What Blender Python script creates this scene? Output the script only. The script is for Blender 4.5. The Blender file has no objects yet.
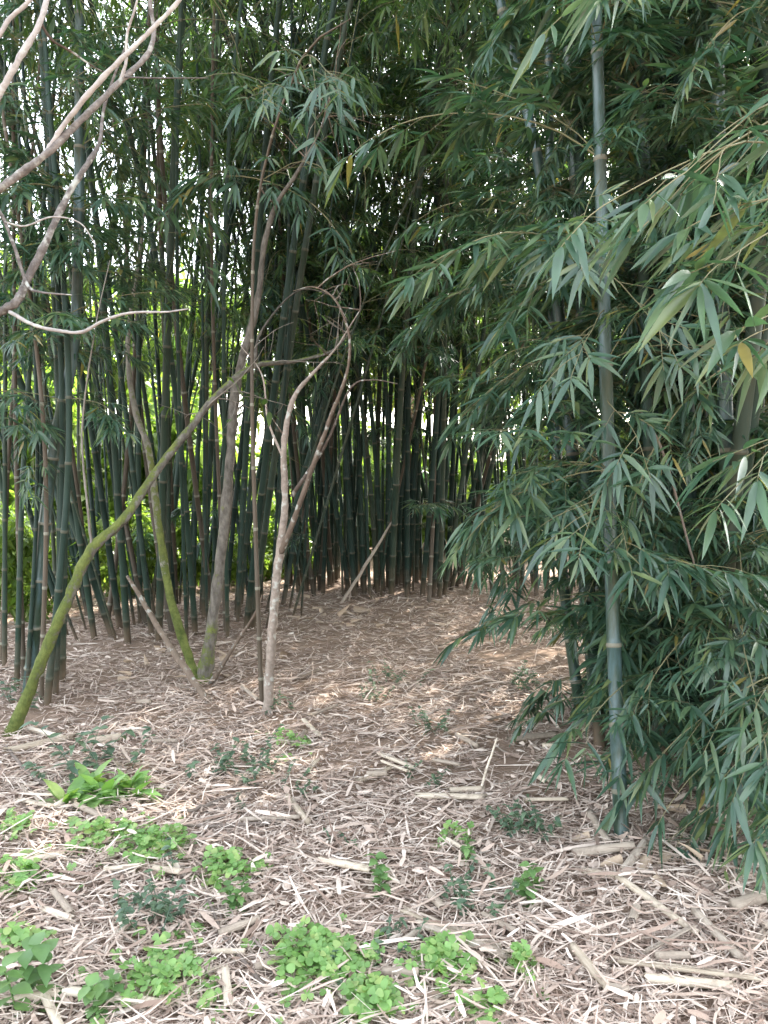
import bpy, math, random
import numpy as np
from mathutils import Vector, noise
PI = math.pi
RNG = np.random.default_rng(7)
random.seed(7)
S = bpy.context.scene
COL = S.collection

# ------------------------------------------------------------------ camera
CAM_H, FPX, PITCH = 1.5, 770.0, math.radians(3.12)
cam_d = bpy.data.cameras.new('camera'); cam = bpy.data.objects.new('camera', cam_d); COL.objects.link(cam)
cam_d.sensor_fit = 'VERTICAL'; cam_d.sensor_height = 36; cam_d.lens = 36 * FPX / 1024
cam_d.clip_start = 0.05; cam_d.clip_end = 2000
cam.location = (0, 0, CAM_H); cam.rotation_euler = (PI / 2 - PITCH, 0, 0)
S.camera = cam


def ray(px, py):
    x, z = (px - 384) / FPX, (512 - py) / FPX
    c, s = math.cos(PITCH), math.sin(PITCH)
    return np.array([x, c + z * s, -s + z * c])


def P(px, py, Y):                                   # the point seen at a pixel, at a distance Y ahead of the camera
    r = ray(px, py)
    return np.array([0, 0, CAM_H]) + r * (Y / r[1])


# ------------------------------------------------------------------ ground height
def gh(x, y):
    h = 0.05 * noise.noise((x * 0.45, y * 0.45, 1.7)) + 0.022 * noise.noise((x * 1.9, y * 1.9, 5.1)) + 0.008 * noise.noise((x * 6, y * 6, 9.0))
    for cx, cy, r, a in ((0.0, 9.4, 1.5, 0.12), (-1.9, 7.4, 1.4, 0.10), (1.9, 4.0, 1.0, 0.10)):
        h += a * math.exp(-((x - cx) ** 2 + (y - cy) ** 2) / (r * r))
    return h


def G(px, py):                                      # the point of the ground seen at a pixel
    r = ray(px, py)
    z = 0.0
    for _ in range(8):
        t = (z - CAM_H) / r[2]
        p = np.array([0, 0, CAM_H]) + r * t
        z = gh(p[0], p[1])
    return np.array([p[0], p[1], z])


# ------------------------------------------------------------------ mesh building
class MB:
    def __init__(self):
        self.v, self.f, self.n = [], [], 0

    def add(self, V, F, mat=0):
        V = np.asarray(V, float).reshape(-1, 3); F = np.asarray(F, int)
        if len(F):
            self.f.append((F + self.n, mat))
        self.v.append(V); self.n += len(V)
        return self

    def mesh(self, name, mats, smooth=True):
        me = bpy.data.meshes.new(name)
        V = np.concatenate(self.v)
        loops = np.concatenate([f.ravel() for f, _ in self.f])
        tot = np.concatenate([np.full(len(f), f.shape[1]) for f, _ in self.f])
        mi = np.concatenate([np.full(len(f), m) for f, m in self.f])
        me.vertices.add(len(V)); me.vertices.foreach_set('co', V.astype(np.float32).ravel())
        me.loops.add(len(loops)); me.loops.foreach_set('vertex_index', loops.astype(np.int32))
        me.polygons.add(len(tot))
        me.polygons.foreach_set('loop_start', (np.cumsum(tot) - tot).astype(np.int32))
        me.polygons.foreach_set('loop_total', tot.astype(np.int32))
        me.polygons.foreach_set('material_index', mi.astype(np.int32))
        me.polygons.foreach_set('use_smooth', np.full(len(tot), smooth))
        for m in mats:
            me.materials.append(m)
        me.update(calc_edges=True); me.validate()
        return me

    def build(self, name, mats, parent=None, smooth=True):
        return link(name, self.mesh(name, mats, smooth), parent)


def link(name, me, parent=None):
    o = bpy.data.objects.new(name, me); COL.objects.link(o)
    if parent is not None:
        o.parent = parent
    return o


def tag(o, label=None, cat=None, group=None, kind=None):
    for k, v in (('label', label), ('category', cat), ('group', group), ('kind', kind)):
        if v:
            o[k] = v
    return o


def empty(name, loc=(0, 0, 0)):
    o = bpy.data.objects.new(name, None); COL.objects.link(o)
    o.empty_display_size = 0.1; o.location = loc
    return o


def unit(a):
    return a / np.maximum(np.linalg.norm(a, axis=-1, keepdims=True), 1e-9)


def smooth_path(pts, n):
    """Catmull-Rom through the points (rows may carry extra columns such as a radius)."""
    p = np.asarray(pts, float)
    p = np.vstack([2 * p[0] - p[1], p, 2 * p[-1] - p[-2]])
    out = []
    for i in range(1, len(p) - 2):
        for k in range(n):
            t = k / n
            a, b, c, d = p[i - 1], p[i], p[i + 1], p[i + 2]
            out.append(0.5 * (2 * b + (c - a) * t + (2 * a - 5 * b + 4 * c - d) * t * t + (3 * b - a - 3 * c + d) * t ** 3))
    out.append(p[-2])
    return np.array(out)


def tube(mb, pts, rad, sides=8, mat=0, cap=True, bump=0.0, rng=None):
    pts = np.asarray(pts, float); rad = np.broadcast_to(np.asarray(rad, float), (len(pts),))
    T = unit(np.gradient(pts, axis=0))
    up = np.array([0, 1.0, 0]) if abs(T[0][1]) < 0.8 else np.array([1.0, 0, 0])
    U = []
    u = up
    for t in T:
        u = u - t * np.dot(u, t); u = u / np.linalg.norm(u); U.append(u)
    U = np.array(U); W = np.cross(T, U)
    a = np.linspace(0, 2 * PI, sides, endpoint=False)
    R = rad[:, None] * np.ones((1, sides))
    if bump:
        R = R * (1 + bump * (rng or RNG).standard_normal(R.shape))
    V = pts[:, None] + R[..., None] * (np.cos(a)[None, :, None] * U[:, None] + np.sin(a)[None, :, None] * W[:, None])
    n = len(pts)
    i = np.arange(n - 1)[:, None] * sides; j = np.arange(sides)[None]; k = (j + 1) % sides
    F = np.stack([i + j, i + k, i + sides + k, i + sides + j], -1).reshape(-1, 4)
    mb.add(V.reshape(-1, 3), F, mat)
    if cap:
        off = mb.n - n * sides
        mb.f.append((np.array([off + np.arange(sides)[::-1]]), mat)); mb.f.append((np.array([off + (n - 1) * sides + np.arange(sides)]), mat))


PROF_HI = ([0, .10, .30, .55, .80, 1], [.10, .62, 1, .86, .45, 0.0])


def leaf_geo(B, D, L, W, droop, Up, hi=True, prof=PROF_HI, fold=0.28):
    """Many leaves at once: base, direction, length, half width, droop, upward hint."""
    N = len(B)
    side = unit(np.cross(D, Up)); nor = np.cross(side, D)
    L, W, droop = L[:, None, None], W[:, None, None], droop[:, None, None]
    if hi:
        t, w = np.array(prof[0])[None, :, None], np.array(prof[1])[None, :, None]
    else:
        t, w = np.array([0, .36, 1])[None, :, None], np.array([.05, 1, .0])[None, :, None]
    C = B[:, None] + D[:, None] * L * t
    C[..., 2:] -= droop * L * t ** 2
    ed = nor[:, None] * fold * W * w
    Lf = C + side[:, None] * W * w + ed; Rt = C - side[:, None] * W * w + ed
    r = C.shape[1]
    if hi:
        V = np.stack([Lf, C, Rt], 2).reshape(N, r * 3, 3)
        f = []
        for i in range(r - 2):
            a = 3 * i
            f += [[a, a + 1, a + 4, a + 3], [a + 1, a + 2, a + 5, a + 4]]
        a = 3 * (r - 2)
        f4 = np.array(f); f3 = np.array([[a, a + 1, a + 4], [a + 1, a + 2, a + 4]])
        off = (np.arange(N) * r * 3)[:, None, None]
        V[:, 3 * (r - 1)] = V[:, 3 * (r - 1) + 1]; V[:, 3 * (r - 1) + 2] = V[:, 3 * (r - 1) + 1]
        return V.reshape(-1, 3), [(f4[None] + off).reshape(-1, 4), (f3[None] + off).reshape(-1, 3)]
    V = np.stack([C[:, 0], Lf[:, 1], C[:, 1], Rt[:, 1], C[:, 2]], 1)
    off = (np.arange(N) * 5)[:, None, None]
    f3 = np.array([[0, 2, 1], [1, 2, 4], [0, 3, 2], [2, 3, 4]])
    return V.reshape(-1, 3), [(f3[None] + off).reshape(-1, 3)]


def add_leaves(mb, lv, hi, mat=0, prof=PROF_HI, fold=0.28):
    V, Fs = leaf_geo(lv['B'], lv['D'], lv['L'], lv['W'], lv['droop'], lv['U'], hi, prof, fold)
    off = mb.n
    mb.v.append(V); mb.n += len(V)
    for F in Fs:
        mb.f.append((F + off, mat))


# ------------------------------------------------------------------ materials
def new_mat(name):
    m = bpy.data.materials.new(name); m.use_nodes = True
    nt = m.node_tree; nt.nodes.clear()
    return m, nt, nt.nodes.new('ShaderNodeOutputMaterial')


def nd(nt, typ, **kw):
    n = nt.nodes.new('ShaderNode' + typ)
    for k, v in kw.items():
        if k in n.inputs.keys():
            n.inputs[k].default_value = v
        else:
            setattr(n, k, v)
    return n


def ramp(nt, fac, stops, interp='LINEAR'):
    r = nt.nodes.new('ShaderNodeValToRGB'); r.color_ramp.interpolation = interp
    while len(r.color_ramp.elements) > 1:
        r.color_ramp.elements.remove(r.color_ramp.elements[-1])
    for i, (p, c) in enumerate(stops):
        e = r.color_ramp.elements[0] if i == 0 else r.color_ramp.elements.new(p)
        e.position = p; e.color = (*c, 1)
    nt.links.new(fac, r.inputs[0])
    return r.outputs[0]


def mixc(nt, fac, a, b, blend='MIX'):
    m = nt.nodes.new('ShaderNodeMix'); m.data_type = 'RGBA'; m.blend_type = blend
    for sock, v in ((0, fac), (6, a), (7, b)):
        if isinstance(v, (int, float)):
            m.inputs[sock].default_value = v
        elif isinstance(v, tuple):
            m.inputs[sock].default_value = (*v, 1)
        else:
            nt.links.new(v, m.inputs[sock])
    return m.outputs[2]


def math_n(nt, op, a, b=0.0, clamp=False):
    m = nt.nodes.new('ShaderNodeMath'); m.operation = op; m.use_clamp = clamp
    for i, v in enumerate((a, b)):
        if isinstance(v, (int, float)):
            m.inputs[i].default_value = v
        else:
            nt.links.new(v, m.inputs[i])
    return m.outputs[0]


def leaf_mat(name, stops, trans=0.35, rough=0.42, tint=(1.35, 1.5, .55), spec=0.5, dry=0.0):
    m, nt, out = new_mat(name)
    geo = nd(nt, 'NewGeometry'); oi = nd(nt, 'ObjectInfo')
    f = math_n(nt, 'FRACT', math_n(nt, 'ADD', geo.outputs['Random Per Island'], oi.outputs['Random']))
    c = ramp(nt, f, stops)
    if dry:
        f2 = math_n(nt, 'FRACT', math_n(nt, 'MULTIPLY', f, 37.7))
        c = mixc(nt, math_n(nt, 'GREATER_THAN', f2, 1 - dry), c, (.23, .19, .06))
    tc = nd(nt, 'TexCoord'); nz = nd(nt, 'TexNoise', Scale=14.0, Detail=3.0)
    nt.links.new(tc.outputs['Object'], nz.inputs['Vector'])
    c = mixc(nt, 0.5, c, ramp(nt, nz.outputs['Fac'], [(.3, (.55, .58, .6)), (.7, (1.25, 1.2, 1.1))]), 'MULTIPLY')
    b = nd(nt, 'BsdfPrincipled', Roughness=rough); b.inputs['Specular IOR Level'].default_value = spec
    nt.links.new(c, b.inputs['Base Color'])
    t = nd(nt, 'BsdfTranslucent'); nt.links.new(mixc(nt, 1.0, c, tint, 'MULTIPLY'), t.inputs['Color'])
    mx = nd(nt, 'MixShader'); mx.inputs[0].default_value = trans
    nt.links.new(b.outputs[0], mx.inputs[1]); nt.links.new(t.outputs[0], mx.inputs[2]); nt.links.new(mx.outputs[0], out.inputs[0])
    return m


def solid_mat(name, stops, scale=6.0, stretch=(1, 1, 1), rough=0.8, bump=0.3, bscale=40.0, per='object', spec=0.3, extra=None):
    """Noise-ramped surface with bump; per = 'island' or 'object' picks what the tone varies with."""
    m, nt, out = new_mat(name)
    tc = nd(nt, 'TexCoord'); mp = nd(nt, 'Mapping'); mp.inputs['Scale'].default_value = stretch
    nt.links.new(tc.outputs['Object'], mp.inputs['Vector'])
    nz = nd(nt, 'TexNoise', Scale=scale, Detail=5.0, Roughness=0.62); nt.links.new(mp.outputs[0], nz.inputs['Vector'])
    if per == 'island':
        rnd = nd(nt, 'NewGeometry').outputs['Random Per Island']
    else:
        rnd = nd(nt, 'ObjectInfo').outputs['Random']
    f = math_n(nt, 'ADD', math_n(nt, 'MULTIPLY', nz.outputs['Fac'], 0.6 if per == 'object' else 0.35), math_n(nt, 'MULTIPLY', rnd, 0.4 if per == 'object' else 0.75), True)
    c = ramp(nt, f, stops)
    if extra:
        c = extra(nt, c, tc)
    b = nd(nt, 'BsdfPrincipled', Roughness=rough); b.inputs['Specular IOR Level'].default_value = spec
    nt.links.new(c, b.inputs['Base Color'])
    if bump:
        bz = nd(nt, 'TexNoise', Scale=bscale, Detail=4.0); nt.links.new(mp.outputs[0], bz.inputs['Vector'])
        bp = nd(nt, 'Bump', Strength=bump, Distance=0.01); nt.links.new(bz.outputs['Fac'], bp.inputs['Height'])
        nt.links.new(bp.outputs[0], b.inputs['Normal'])
    nt.links.new(b.outputs[0], out.inputs[0])
    return m


def moss(amount, zmax):
    def f(nt, c, tc):
        nz = nd(nt, 'TexNoise', Scale=15.0, Detail=8.0, Roughness=.75); nt.links.new(tc.outputs['Object'], nz.inputs['Vector'])
        geo = nd(nt, 'NewGeometry'); sx = nd(nt, 'SeparateXYZ'); nt.links.new(geo.outputs['Normal'], sx.inputs[0])
        so = nd(nt, 'SeparateXYZ'); nt.links.new(tc.outputs['Object'], so.inputs[0])
        hz = math_n(nt, 'SUBTRACT', 1.0, math_n(nt, 'DIVIDE', so.outputs[2], zmax), True)
        k = math_n(nt, 'ADD', math_n(nt, 'MULTIPLY', sx.outputs[2], .25), math_n(nt, 'MULTIPLY', nz.outputs['Fac'], 1.0))
        k = math_n(nt, 'ADD', k, math_n(nt, 'MULTIPLY', hz, .45))
        k = math_n(nt, 'MULTIPLY', math_n(nt, 'SUBTRACT', k, 1.03 - amount), 9.0, True)
        return mixc(nt, k, c, ramp(nt, nz.outputs['Fac'], [(.35, (.045, .062, .014)), (.65, (.13, .145, .04))]))
    return f


def lichen(nt, c, tc):
    nz = nd(nt, 'TexNoise', Scale=26.0, Detail=3.0); nt.links.new(tc.outputs['Object'], nz.inputs['Vector'])
    k = math_n(nt, 'MULTIPLY', math_n(nt, 'SUBTRACT', nz.outputs['Fac'], .56), 9.0, True)
    return mixc(nt, math_n(nt, 'MULTIPLY', k, .6), c, (.42, .43, .38))


def bloom(nt, c, tc):                               # the waxy bluish bloom on living bamboo, in streaks along the culm
    nz = nd(nt, 'TexNoise', Scale=5.0, Detail=5.0, Roughness=.7)
    mp = nd(nt, 'Mapping'); mp.inputs['Scale'].default_value = (3, 3, .5)
    nt.links.new(tc.outputs['Object'], mp.inputs[0]); nt.links.new(mp.outputs[0], nz.inputs['Vector'])
    k = math_n(nt, 'MULTIPLY', math_n(nt, 'SUBTRACT', nz.outputs['Fac'], .44), 5.0, True)
    return mixc(nt, math_n(nt, 'MULTIPLY', k, .8), c, (.070, .118, .125))


def stained(nt, c, tc):                            # grey and brown weather stains on old bamboo
    nz = nd(nt, 'TexNoise', Scale=11.0, Detail=6.0, Roughness=.7); nt.links.new(tc.outputs['Object'], nz.inputs['Vector'])
    k = math_n(nt, 'MULTIPLY', math_n(nt, 'SUBTRACT', nz.outputs['Fac'], .52), 6.0, True)
    return mixc(nt, math_n(nt, 'MULTIPLY', k, .75), c, (.15, .11, .08))


def browned(nt, c, tc):                            # old sheaths and dirt browning the lowest half metre
    sx = nd(nt, 'SeparateXYZ'); nt.links.new(tc.outputs['Object'], sx.inputs[0])
    nz = nd(nt, 'TexNoise', Scale=7.0, Detail=4.0); nt.links.new(tc.outputs['Object'], nz.inputs['Vector'])
    k = math_n(nt, 'SUBTRACT', math_n(nt, 'MULTIPLY', nz.outputs['Fac'], 1.9), math_n(nt, 'MULTIPLY', sx.outputs[2], 2.6), True)
    return mixc(nt, math_n(nt, 'MULTIPLY', k, .9), c, (.13, .085, .055))


GREENS = [(0, (.030, .068, .044)), (.35, (.046, .098, .060)), (.7, (.072, .128, .076)), (.93, (.10, .15, .07)), (1, (.15, .18, .07))]
M = {}
M['leaf'] = leaf_mat('bamboo_leaf', GREENS, .34, .36, (1.05, 1.4, .75), .65, dry=.01)
M['leaf_far'] = leaf_mat('bamboo_leaf_canopy', [(0, (.036, .076, .042)), (.5, (.062, .115, .058)), (1, (.11, .16, .065))], .48, dry=.02)
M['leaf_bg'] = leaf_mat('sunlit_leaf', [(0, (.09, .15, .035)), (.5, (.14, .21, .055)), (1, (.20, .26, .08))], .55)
M['weed_bright'] = leaf_mat('clover_leaf', [(0, (.15, .28, .08)), (.6, (.21, .36, .12)), (1, (.30, .39, .14))], .4, .5)
M['weed_mid'] = leaf_mat('broad_leaf', [(0, (.10, .19, .07)), (1, (.17, .28, .10))], .35, .45)
M['weed_dull'] = leaf_mat('dull_leaf', [(0, (.075, .125, .085)), (1, (.13, .19, .115))], .3, .5)
M['tree_leaf'] = leaf_mat('tree_leaf', [(0, (.05, .10, .03)), (1, (.10, .16, .05))], .4)
M['culm'] = solid_mat('bamboo_culm', [(0, (.014, .030, .019)), (.5, (.024, .045, .026)), (1, (.045, .062, .032))], 3, (4, 4, .4), .38, .08, 30, 'object', .5, bloom)
M['culm_far'] = solid_mat('bamboo_culm_deep', [(.2, (.010, .023, .018)), (.55, (.023, .044, .030)), (.8, (.058, .058, .036))], 3, (4, 4, .4), .55, .08, 30, 'object', .22, browned)
M['culm_dry'] = solid_mat('bamboo_culm_old', [(0, (.035, .03, .02)), (1, (.12, .09, .062))], 3, (4, 4, .4), .6, .1)
M['ring'] = solid_mat('bamboo_node', [(0, (.10, .10, .075)), (1, (.26, .24, .18))], 8, rough=.7, bump=.1)
M['ring_far'] = solid_mat('old_bamboo_node', [(0, (.03, .04, .025)), (1, (.11, .10, .07))], 8, rough=.7, bump=.1)
M['twig'] = solid_mat('bamboo_twig', [(0, (.08, .09, .045)), (1, (.22, .19, .10))], 5, rough=.6, bump=0)
M['sheath'] = solid_mat('bamboo_husk', [(0, (.17, .115, .07)), (.5, (.33, .24, .16)), (1, (.50, .41, .31))], 6, (6, 6, 1), .75, .3, 60, 'island')
M['bark_pale'] = solid_mat('pale_bark', [(.3, (.07, .052, .04)), (.7, (.29, .235, .19))], 34, (1, 1, 1), .85, .5, 60, 'object', .2, lichen)
M['bark_grey'] = solid_mat('grey_bark', [(.3, (.08, .068, .06)), (.7, (.32, .29, .265))], 48, (1, 1, 1), .85, .5, 60, 'object', .2, lichen)
M['bark_brown'] = solid_mat('brown_bark', [(.3, (.05, .035, .025)), (.7, (.18, .135, .10))], 30, (1, 1, .4), .9, .6, 60, 'object', .2, lichen)
M['bark_moss'] = solid_mat('mossy_bark', [(.3, (.06, .052, .042)), (.7, (.26, .235, .195))], 30, (1, 1, .5), .9, .7, 60, 'object', .2, moss(.34, 2.6))
M['bark_dim'] = solid_mat('lichened_bark', [(.3, (.06, .052, .042)), (.7, (.26, .23, .19))], 30, (1, 1, .5), .9, .7, 60, 'object', .2, moss(.14, 3.2))
M['deadwood'] = solid_mat('dead_wood', [(.2, (.10, .08, .065)), (.8, (.24, .19, .155))], 12, (1, 1, 1), .9, .4)
M['split'] = solid_mat('dry_bamboo', [(.1, (.22, .165, .11)), (.5, (.50, .42, .32)), (.9, (.66, .585, .48))], 10, (1, 14, 14), .65, .35, 30, 'object', .25, stained)
M['split_old'] = solid_mat('weathered_bamboo', [(.1, (.17, .13, .095)), (.6, (.33, .27, .21)), (.9, (.44, .38, .31))], 10, (1, 14, 14), .8, .4, 30, 'object', .2, stained)
LIT = [(0, (.09, .06, .044)), (.22, (.235, .165, .126)), (.47, (.41, .315, .25)), (.76, (.54, .44, .36)), (1, (.68, .59, .50))]
M['litter'] = solid_mat('dry_leaf_litter', LIT, 9, rough=.8, bump=.2, bscale=60, per='island', spec=.12)
M['soil'] = solid_mat('litter_soil', [(.25, (.065, .042, .029)), (.5, (.16, .108, .075)), (.75, (.28, .20, .145))], 16, (1, 1, 1), .95, .8, 45, 'island', .15)

# ------------------------------------------------------------------ world, sun
SUN_EL, SUN_AZ = math.radians(38), math.radians(40)      # azimuth from straight ahead (+Y), positive to the right
w = bpy.data.worlds.new('World'); S.world = w; w.use_nodes = True
wt = w.node_tree; bg = wt.nodes['Background']
sky = wt.nodes.new('ShaderNodeTexSky'); sky.sky_type = 'NISHITA'; sky.sun_disc = False
sky.sun_elevation = SUN_EL; sky.sun_rotation = SUN_AZ; sky.air_density = 1.2; sky.dust_density = 3.0; sky.ozone_density = 1.0
hs = wt.nodes.new('ShaderNodeHueSaturation'); hs.inputs['Saturation'].default_value = .42      # thin white cloud
wt.links.new(sky.outputs[0], hs.inputs['Color']); wt.links.new(hs.outputs[0], bg.inputs[0]); bg.inputs[1].default_value = 0.15
sd = bpy.data.lights.new('sun', 'SUN'); sd.energy = 3.0; sd.angle = math.radians(.53); sd.color = (1, .95, .87)
so = bpy.data.objects.new('sun', sd); COL.objects.link(so)
sv = Vector((math.cos(SUN_EL) * math.sin(SUN_AZ), math.cos(SUN_EL) * math.cos(SUN_AZ), math.sin(SUN_EL)))
so.rotation_euler = sv.to_track_quat('Z', 'Y').to_euler(); so.location = sv * 40
S.view_settings.view_transform = 'Standard'; S.view_settings.look = 'None'; S.view_settings.gamma = 1
S.view_settings.exposure = 3.45
S.cycles.max_bounces = 8; S.cycles.diffuse_bounces = 5; S.cycles.transmission_bounces = 6; S.cycles.glossy_bounces = 2
S.cycles.sample_clamp_indirect = 6; S.cycles.use_denoising = True

# ------------------------------------------------------------------ ground
xs = np.concatenate([-np.geomspace(150, 6, 26), np.arange(-5.9, 5.95, .1), np.geomspace(6, 150, 26)])
ys = np.concatenate([-np.geomspace(60, 2, 16), np.arange(-1.9, 13, .1), np.geomspace(13, 300, 34)])
gv = np.array([[x, y, gh(x, y)] for y in ys for x in xs])
nx, ny = len(xs), len(ys)
i = (np.arange(ny - 1)[:, None] * nx + np.arange(nx - 1)[None]).ravel()
tag(MB().add(gv, np.stack([i, i + 1, i + nx + 1, i + nx], 1)).build('ground', [M['soil']]), kind='structure')

# leaf litter: a mass nobody could count
mb = MB()
rg = np.random.default_rng(3)


def litter(n, lmin, lmax, wmin, wmax, zmax, ymax, curl=.35):
    y = 1.2 + (ymax - 1.2) * rg.random(n) ** 1.5
    x = (rg.random(n) * 2 - 1) * (0.56 * y + .5)
    z = np.array([gh(a, b) for a, b in zip(x, y)])
    lum = np.array([noise.noise((a * .9, b * .9, 3.3)) for a, b in zip(x, y)])
    L = lmin + (lmax - lmin) * rg.random(n) ** 2.0
    keep = lum + .22 * np.array([noise.noise((a * 4, b * 4, 8.1)) for a, b in zip(x, y)]) * 2 > rg.normal(-.42, .25, n)      # thin places where the soil shows
    x, y, z, L = x[keep], y[keep], z[keep], L[keep]; n = len(x)
    W = (wmin + (wmax - wmin) * rg.random(n) ** 1.6) * .5
    a = rg.normal(0.25, 1.0, n); tl = rg.normal(0, .16, n)
    D = np.stack([np.cos(a) * np.cos(tl), np.sin(a) * np.cos(tl), np.sin(tl)], 1)
    up = unit(np.stack([rg.normal(0, .38, n), rg.normal(0, .38, n), np.ones(n)], 1))
    s = unit(np.cross(D, up)); up = np.cross(s, D)
    B = np.stack([x, y, z + .004 + zmax * rg.random(n) ** 2], 1)
    t = np.array([-.5, -.17, .17, .5])
    ww = np.array([.55, 1, .9, .3])
    c = rg.normal(0, curl, n)[:, None, None]; c2 = rg.normal(0, curl * .6, n)[:, None, None]
    C = B[:, None] + D[:, None] * (L[:, None] * t)[..., None] + up[:, None] * c * (L[:, None] * (t * t)[None])[..., None] + s[:, None] * c2 * (L[:, None] * (t * t)[None])[..., None]
    e = s[:, None] * (W[:, None] * ww)[..., None]; k = up[:, None] * (W[:, None] * ww)[..., None] * .35
    V = np.stack([C + e + k, C - e + k], 2).reshape(n, 8, 3)
    V[..., 2] = np.maximum(V[..., 2], z[:, None] + .001)
    f = np.array([[0, 1, 3, 2], [2, 3, 5, 4], [4, 5, 7, 6]])
    mb.add(V.reshape(-1, 3), (f[None] + (np.arange(n) * 8)[:, None, None]).reshape(-1, 4))


litter(115000, .03, .17, .002, .010, .03, 10.5, .3)
litter(12000, .03, .09, .010, .026, .025, 10.5, .5)
litter(9000, .10, .40, .003, .009, .05, 10.5, .15)
litter(5000, .06, .24, .008, .022, .05, 9, .12)
litter(9000, .02, .10, .003, .012, .05, 4.5, .5)
tag(mb.build('leaf_litter', [M['litter']]), 'tan mat of dry bamboo leaves and husks covering the ground', 'leaf litter', kind='stuff')


# ------------------------------------------------------------------ bamboo parts
def bend_path(p0, d0, L, g, n=9, wob=.0, rng=None):
    pts = [np.array(p0, float)]; d = unit(np.array(d0, float)); ds = L / n
    for _ in range(n):
        d = d + np.array([0, 0, -g * ds]) + (rng.normal(0, wob, 3) if wob else 0)
        d = unit(d); pts.append(pts[-1] + d * ds)
    return np.array(pts)


def branch(rng, L, nside, kmin=5, kmax=9, lsc=1.0):
    """One leafy side branch growing along +X: leaf arrays and twig paths."""
    el = rng.uniform(.1, .75)
    main = bend_path((0, 0, 0), (math.cos(el), rng.normal(0, .15), math.sin(el)), L, rng.uniform(.75, 1.5), 10, .05, rng)
    tw = [(main, .0036 * L + .001)]
    B, D, LL, U = [], [], [], []
    for q in range(nside):
        s = rng.uniform(.22, .97) if q else 1.0
        k = min(int(s * 10), 9); p = main[k] + (main[min(k + 1, 10)] - main[k]) * (s * 10 - k)
        md = unit(main[min(k + 1, 10)] - main[max(k - 1, 0)])
        az = rng.choice([-1, 1]) * rng.uniform(.35, 1.15) if q else 0
        d = np.array([md[0] * math.cos(az) - md[1] * math.sin(az), md[0] * math.sin(az) + md[1] * math.cos(az), md[2] + rng.uniform(-.25, .3)])
        sl = rng.uniform(.10, .34) * (1.15 - .5 * s)
        sp = bend_path(p, d, sl, 2.2, 5, .05, rng); tw.append((sp, .0012))
        nl = rng.integers(kmin, kmax + 1)
        for j in range(nl):
            u = .55 + .45 * (j + 1) / nl
            kk = min(int(u * 5), 4); bp = sp[kk] + (sp[kk + 1] - sp[kk]) * (u * 5 - kk)
            td = unit(sp[kk + 1] - sp[kk]); sd_ = unit(np.cross(td, (0, 0, 1.0)))
            a = (1.55 - 1.3 * (j / max(nl - 1, 1))) * rng.uniform(.6, 1.1) * (1 if j % 2 else -1)
            ld = td * math.cos(a) + sd_ * math.sin(a); ld[2] -= rng.uniform(-.2, .6)
            B.append(bp); D.append(unit(ld)); LL.append(rng.uniform(.085, .19) * lsc * (.8 + .2 * math.sin(PI * (j + 1) / (nl + 1))))
            U.append(unit(np.array([rng.normal(0, .38), rng.normal(0, .38), 1.0])))
    n = len(B); LL = np.array(LL)
    return dict(B=np.array(B), D=np.array(D), L=LL, W=LL * rng.uniform(.06, .09, n), droop=rng.uniform(.03, .34, n), U=np.array(U)), tw


def xf(lv, tw, az, tilt, sc, loc):
    ca, sa, ct, st = math.cos(az), math.sin(az), math.cos(tilt), math.sin(tilt)
    R = np.array([[ca, -sa, 0], [sa, ca, 0], [0, 0, 1]]) @ np.array([[ct, 0, -st], [0, 1, 0], [st, 0, ct]])
    o = dict(lv); o['B'] = lv['B'] @ R.T * sc + loc; o['D'] = lv['D'] @ R.T; o['U'] = lv['U'] @ R.T
    o['L'] = lv['L'] * sc; o['W'] = lv['W'] * sc
    return o, [(p @ R.T * sc + loc, r * sc) for p, r in tw]


def cat_leaves(lst):
    return {k: np.concatenate([l[k] for l in lst]) for k in lst[0]}


rb = np.random.default_rng(11)
BR_HI = []                                          # near branches: shared meshes
for q in range(12):
    L = rb.uniform(.55, 1.25)
    lv, tw = branch(rb, L, int(6 + L * 9), 5, 9)
    mb = MB(); add_leaves(mb, lv, True, 0)
    for p, r in tw:
        tube(mb, p, np.linspace(r, r * .45, len(p)), 5, 1, False)
    BR_HI.append(mb.mesh('leafy_branch', [M['leaf'], M['twig']]))
BR_LO = [branch(rb, rb.uniform(.6, 1.3), int(rb.integers(7, 12)), 4, 7, 1.05) for _ in range(24)]


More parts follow.
